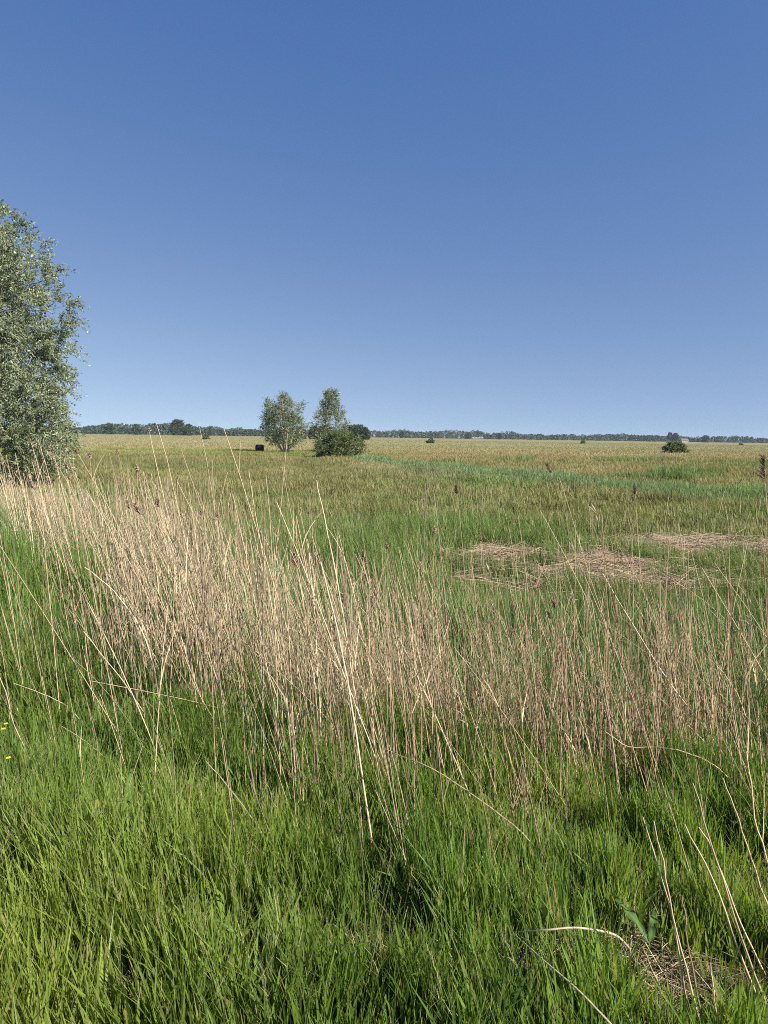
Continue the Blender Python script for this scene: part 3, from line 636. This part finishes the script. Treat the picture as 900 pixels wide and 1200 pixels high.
# trees on the horizon that can be told apart
FAR = ((.034, .056, .030), (.058, .084, .044))
def far_tree(u, vtop, wpx, Y, label, seed, prof=((0, .7), (.3, 1), (.7, .9), (1, .45)), name='tree', group=None, col=FAR, gap=.12, n=90, lowest=.05):
    b0 = at(u, 512, Y); b0[2] = FIELD; top = at(u, vtop, Y)[2]; R = wpx/2*Y/FPX; H = top-FIELD
    return tree(name, b0, H*.93, R*.92, list(prof), 1, n, 22, (R*.28+.25, R*.16+.15), col, label, 'tree', seed=seed, stem_r=.25, gap=gap, spray=R*.16+.15, group=group, mat=M_far, droop=.05, up=.2, lowest=lowest)
for i, (u, vt, w, lb) in enumerate(((369, 501, 15, 'dark rounded tree seen between the two mid field willows'), (381, 500, 20, 'dark broad tree mostly hidden behind the cone shaped willow'),
        (408, 499.5, 18, 'dark domed tree touching the right side of the cone shaped willow'), (419, 499, 18, 'dark domed tree second from the right end of the clump behind the bush'), (427, 501.5, 12, 'dark tree at the right end of the clump behind the bush'),
        (352, 502, 14, 'dark tree partly hidden behind the vase shaped willow'))):
    far_tree(u, vt, w, 380, lb, 40+i, col=((.032, .048, .020), (.060, .078, .034)), n=130)
far_tree(208, 492.5, 17, 640, 'tallest round tree of the left horizon woodland', 50, n=130)
far_tree(221, 497.5, 11, 640, 'round tree just right of the tallest one on the left horizon', 51)
far_tree(128, 496.5, 13, 640, 'broad low tree at the left end of the horizon woodland by the big willow', 52)
far_tree(160, 497.5, 10, 660, 'rounded tree between the left end of the woodland and its tallest tree', 53)
far_tree(246, 500.5, 6, 700, 'small pointed tree on the left horizon right of the tallest one', 54, prof=((0, .8), (1, .15)))
far_tree(471, 504.5, 6, 900, 'small round tree breaking the treeline just right of the domed clump', 55)
far_tree(549, 507, 7, 950, 'round tree bulging from the treeline right of centre', 56)
far_tree(585, 508, 8, 950, 'broad tree bulging slightly from the treeline below the middle sky', 57)
far_tree(785, 506.5, 5.5, 900, 'left and taller of the two trees over the right shrub', 58, lowest=.3)
far_tree(791.5, 508, 8, 900, 'right and wider of the two trees over the right shrub', 59, lowest=.3)
far_tree(827, 511, 9, 920, 'rounded tree on the horizon right of the low farmhouse', 60)
far_tree(876, 511.5, 3.5, 1200, 'lone small tree poking above the treeline near the right edge', 61, lowest=.4)
for i in range(11):
    far_tree(738+i*3.35, 509.3+(i % 3)*.35+.1*i, 2.7, 900, '%s narrow poplar from the left in the row on the right horizon' % ['first', 'second', 'third', 'fourth', 'fifth', 'middle sixth', 'seventh', 'eighth', 'ninth', 'tenth', 'eleventh and last'][i], 70+i, prof=((0, .8), (.5, 1), (1, .3)), name='poplar_tree', group='row of poplars on the right horizon', n=40)

def woodland():
    r = np.random.default_rng(77); b = Bag()
    for layer in range(2):
        for u in np.arange(-260, 1160, 3.2):
            uu = u+r.uniform(-2, 2); Y = np.interp(uu, [-200, 300, 450, 900], [680, 760, 1000, 1050])*(1+.25*layer)+r.uniform(-25, 25)
            hp = np.interp(uu, [60, 120, 200, 300, 350, 450, 700, 900, 1100], [6, 9.5, 9, 7, 7, 7.5, 6.2, 6.0, 6])*(.40+.55*noise(uu, 0*uu+layer*9, 14, 7, 3)+.45*noise(uu, 0*uu+5, 45, 17, 2)+r.uniform(-.08, .12))*(1+.1*layer)
            p = at(uu, 512, Y); H = hp*Y/FPX*1.15; R = r.uniform(3.5, 7); m = 120
            a = r.uniform(0, 6.28, m); z = r.uniform(0, 1, m); q = np.sqrt(r.uniform(0.2, 1, m))*np.sqrt(np.clip(1-(z*1.0)**3, .1, 1))
            Q = np.stack([p[0]+R*q*np.cos(a), p[1]+R*q*np.sin(a)*.8, FIELD+z*H*.92], -1); sz = r.uniform(.9, 2.0, m)
            dd = r.normal(0, 1, (m, 3)); dd /= np.linalg.norm(dd, axis=1, keepdims=True); ee = np.cross(dd, r.normal(0, 1, (m, 3))); ee /= np.linalg.norm(ee, axis=1, keepdims=True)
            V = np.stack([Q-dd*sz[:, None]/2-ee*sz[:, None]*.3, Q+dd*sz[:, None]/2-ee*sz[:, None]*.3, Q+dd*sz[:, None]/2+ee*sz[:, None]*.3, Q-dd*sz[:, None]/2+ee*sz[:, None]*.3], 1)
            V[..., 2] = np.maximum(V[..., 2], FIELD)
            k = r.uniform(); c = mix(np.broadcast_to(np.array(FAR[0]), (m, 3)), np.array(FAR[1]), k*.6+.4*r.uniform(size=m))
            b.add(V, np.arange(m*4).reshape(-1, 4), np.repeat(c, 4, 0))
    o = b.build('distant_woodland', M_far); tag(o, 'continuous dark treeline of distant woodland along the whole horizon', 'woodland', kind='stuff')
woodland()

# ------------------------------------------------------------------ black wrapped bale
def bale():
    p = ground_at(304.3, 529.8); root = bpy.data.objects.new('silage_bale', None); COL.objects.link(root); root.location = p+np.array([0, 0, .0]); root.rotation_euler = (0, 0, .12)
    tag(root, 'black plastic wrapped round bale lying in the field left of the vase shaped willow', 'bale')
    n = 40; prof = [(0, -.52), (.30, -.52), (.44, -.505), (.49, -.45), (.505, -.30), (.50, -.1), (.507, .1), (.503, .3), (.49, .45), (.44, .505), (.30, .52), (0, .52)]
    A = np.linspace(0, 2*np.pi, n, endpoint=False); r = np.random.default_rng(3)
    V = [];
    for k, (rr, x) in enumerate(prof):
        w = 1+.012*np.sin(A*9+k)+r.normal(0, .004, n); V.append(np.stack([np.full(n, x*1.02), rr*w*np.cos(A), rr*w*np.sin(A)*.96+.47], -1))
    V = np.array(V); i = (np.arange(len(prof)-1)*n)[:, None]; j = np.arange(n)[None]; k = (j+1) % n
    F = np.stack([i+j, i+k, i+n+k, i+n+j], -1)
    build('wrap', V, F, M_film, np.tile([.012, .012, .014], (V.size//3, 1)), root)
    # loose strip of film tail
    Vt = []; 
    for t in np.linspace(0, 1, 8): a = 2.4+t*1.3; Vt += [[.1, .515*math.cos(a), .50*math.sin(a)+.47], [.34, .52*math.cos(a), .505*math.sin(a)+.47]]
    Vt = np.array(Vt); q = np.arange(7)*2; build('film_tail', Vt, np.stack([q, q+1, q+3, q+2], -1), M_film, np.tile([.02, .02, .022], (16, 1)), root)
bale()

# ------------------------------------------------------------------ far farm buildings
def box(b, x0, x1, y0, y1, z0, z1, c):
    V = np.array([[x, y, z] for z in (z0, z1) for x, y in ((x0, y0), (x1, y0), (x1, y1), (x0, y1))], float)
    F = np.array([[3, 2, 1, 0], [4, 5, 6, 7], [0, 1, 5, 4], [1, 2, 6, 5], [2, 3, 7, 6], [3, 0, 4, 7]]); b.add(V, F, np.array(c, float))
def house(u, v, Y, w, dpt, eave, ridge, label, name, cw, cr, wins):
    p = at(u, v, Y); root = bpy.data.objects.new(name, None); COL.objects.link(root); root.location = (p[0], p[1], FIELD); tag(root, label, 'building')
    b = Bag(); box(b, -w/2, w/2, 0, dpt, 0, eave, cw)
    for s in (-w/2, w/2):                                                     # gable ends
        b.add(np.array([[s, 0, eave], [s, dpt, eave], [s, dpt/2+.01, ridge], [s, dpt/2-.01, ridge]], float), np.array([[0, 1, 2, 3]]), np.array(cw, float))
    b.build('wall', M_paint, root, False)
    b = Bag(); o = .4
    for sgn in (-1, 1):
        y0 = dpt/2+sgn*(dpt/2+o); V = np.array([[-w/2-o, dpt/2, ridge+.1], [w/2+o, dpt/2, ridge+.1], [w/2+o, y0, eave-.15], [-w/2-o, y0, eave-.15]], float)
        V2 = V+np.array([0, 0, .15]); VV = np.concatenate([V, V2]); b.add(VV, np.array([[0, 1, 2, 3], [7, 6, 5, 4], [0, 4, 5, 1], [1, 5, 6, 2], [2, 6, 7, 3], [3, 7, 4, 0]]), np.array(cr, float))
    b.build('roof', M_paint, root, False)
    for x in wins:
        b = Bag(); box(b, x-.7, x+.7, -.06, .02, 1.0, 2.2, (.03, .035, .04)); b.build('window', M_paint, root, False)
house(803, 516, 870, 8, 6, 2.2, 4.4, 'small pale farmhouse beside the horizon trees above the right shrub', 'farmhouse', (.42, .41, .38), (.15, .13, .11), (-2.4, 0, 2.4))
house(560, 513, 900, 14, 6, 1.5, 2.3, 'long low pale barn on the treeline right of centre', 'barn', (.24, .25, .24), (.22, .24, .24), (-4, 0, 4))

# ------------------------------------------------------------------ broad leaved weeds and flowers on the bank
def broad_leaf(base, az, elev, length, width, droop, c, fold=.25, wave=.008, seed=0):
    r = np.random.default_rng(seed); n, m = 12, 4; t = np.linspace(0, 1, n+1); s = np.linspace(-1, 1, m+1)
    d = np.array([math.cos(az), math.sin(az)]); sd = np.array([-math.sin(az), math.cos(az), 0])
    el = elev-droop*t; dl = length/n; cx = np.concatenate([[0], np.cumsum(np.cos(el[:-1])*dl)]); cz = np.concatenate([[0], np.cumsum(np.sin(el[:-1])*dl)])
    pr = np.where(t < .12, .12, np.sin(np.pi*np.clip((t-.10)/.92, 0, 1))**.65+.02)*width/2
    V = np.empty((n+1, m+1, 3))
    for j, q in enumerate(s):
        V[:, j, 0] = cx*d[0]+sd[0]*q*pr; V[:, j, 1] = cx*d[1]+sd[1]*q*pr
        V[:, j, 2] = cz+abs(q)*fold*pr+wave*np.sin(t*17+q*2+seed)*abs(q)*pr/width*2
    V += base; i = np.arange(n)[:, None]*(m+1); j = np.arange(m)[None]; F = np.stack([i+j, i+j+1, i+m+2+j, i+m+1+j], -1)
    C = np.tile(np.array(c, float), (n+1, m+1, 1)); C[:, m//2] = np.array(c)*1.5
    return V, F, C
def weed(u, v, label, leaves, cat='weed', name='dock_plant', dz=.0):
    p = ground_at(u, v); root = bpy.data.objects.new(name, None); COL.objects.link(root); root.location = p; tag(root, label, cat)
    for k, (az, el, ln, wd, dr, c, h) in enumerate(leaves):
        V, F, C = broad_leaf(np.array([0, 0, h]), math.radians(az), math.radians(el), ln, wd, dr, c, seed=k+int(u)); build('leaf', V, F, M_broad, C.reshape(-1, 3), root)
    return root
GL = (.075, .16, .03); YL = (.24, .24, .05)
weed(150, 985, 'dock plant with one yellowing leaf over a dark gap in the left grass', [(195, 25, .20, .045, .6, YL, .14), (100, 75, .26, .032, .4, GL, .03), (60, 65, .22, .03, .5, (.09, .16, .04), .03), (20, 55, .2, .04, .9, GL, .03)])
weed(505, 880, 'broad leaved weed growing between the reed feet at centre', [(80, 80, .42, .07, .3, GL, 0), (130, 70, .36, .08, .7, (.10, .20, .035), .05), (30, 72, .40, .07, .6, GL, .03), (200, 60, .32, .07, 1.0, (.12, .2, .04), .06), (300, 65, .3, .08, .8, GL, .04), (160, 55, .38, .06, .5, (.2, .24, .06), .14)])
weed(560, 905, 'smaller broad leaved weed right of the one at centre', [(80, 75, .3, .06, .5, GL, 0), (150, 60, .26, .06, .7, GL, .03), (10, 62, .28, .06, .8, (.34, .20, .04), .05), (330, 50, .24, .05, .8, (.4, .26, .04), .06)])
weed(285, 1165, 'single broad pale leaf arching over the grass at bottom left', [(150, 40, .15, .012, 1.2, (.13, .20, .06), .16)], 'leaf', 'broad_leaf')
weed(760, 1130, 'dull green broad leaf above the bare soil at lower right', [(115, 40, .17, .028, .8, (.08, .15, .04), .06), (60, 60, .13, .022, .6, (.08, .15, .04), .04)], 'weed')
weed(95, 1100, 'small weed with yellow green leaves in the bright lower left grass', [(100, 70, .22, .014, .6, (.13, .21, .04), .05), (200, 60, .2, .014, .7, (.12, .2, .04), .05)], 'weed')

def flower(u, v, label, h=.34, seed=0):
    r = np.random.default_rng(seed); p = ground_at(u, v)
    # stand nearer so the head is what shows at (u, v)
    d = ray(u, v); Y = p[1]*(1-h/EYE); p = at(u, v, Y); p[2] = float(height(p[0], p[1])); hh = at(u, v, Y)[2]-p[2]
    root = bpy.data.objects.new('buttercup', None); COL.objects.link(root); root.location = p; tag(root, label, 'flower')
    t = np.linspace(0, 1, 7); L = np.stack([.03*np.sin(t*2), .02*t, hh*t], -1)-np.array([.03*math.sin(2), .02, 0])*t[:, None]; V, F, C = tubes(L[None], np.full((1, 7), .0013), np.array([[.08, .15, .03]]), 4); build('stem', V, F, M_broad, C.reshape(-1, 3), root)
    for k in range(5):
        V, F, C = broad_leaf(np.array([0, 0, hh]), k*2*math.pi/5+.3, .55, .012, .012, .3, (.80, .62, .02), .1, 0, seed=k); build('petal', V, F, M_petal, np.clip(C.reshape(-1, 3), 0, .85), root)
    V, F, C = tubes(np.array([[[0, 0, hh-.001], [0, 0, hh+.002], [0, 0, hh+.005]]]), np.array([[.003, .0032, .0008]]), np.array([[.55, .42, .03]]), 6); build('flower_centre', V, F, M_petal, C.reshape(-1, 3), root)
flower(4, 855, 'upper yellow buttercup at the left edge', seed=1)
flower(10, 889, 'lower yellow buttercup at the left edge', seed=2)
flower(7, 849, 'yellow buttercup bud cluster just above the upper buttercup at left edge', seed=3)
flower(577, 868, 'yellow flower low among reed feet right of the broad leaved weed', seed=4)

# ------------------------------------------------------------------ the air
def haze():
    b = Bag(); box(b, -1800, 1800, -1800, 1800, FIELD-1.4, 14.5, (.5, .5, .5)); m = bpy.data.materials.new('haze_air'); m.use_nodes = True; n = m.node_tree; n.nodes.clear()
    v = n.nodes.new('ShaderNodeVolumePrincipled'); v.inputs['Color'].default_value = (.72, .84, 1, 1); v.inputs['Density'].default_value = .00010; v.inputs['Anisotropy'].default_value = 0.0
    o = n.nodes.new('ShaderNodeOutputMaterial'); n.links.new(v.outputs[0], o.inputs['Volume'])
    h = b.build('haze', m, smooth=False); tag(h, 'thin blue summer haze lying over the distant meadow and treeline', 'haze', kind='stuff')
haze()
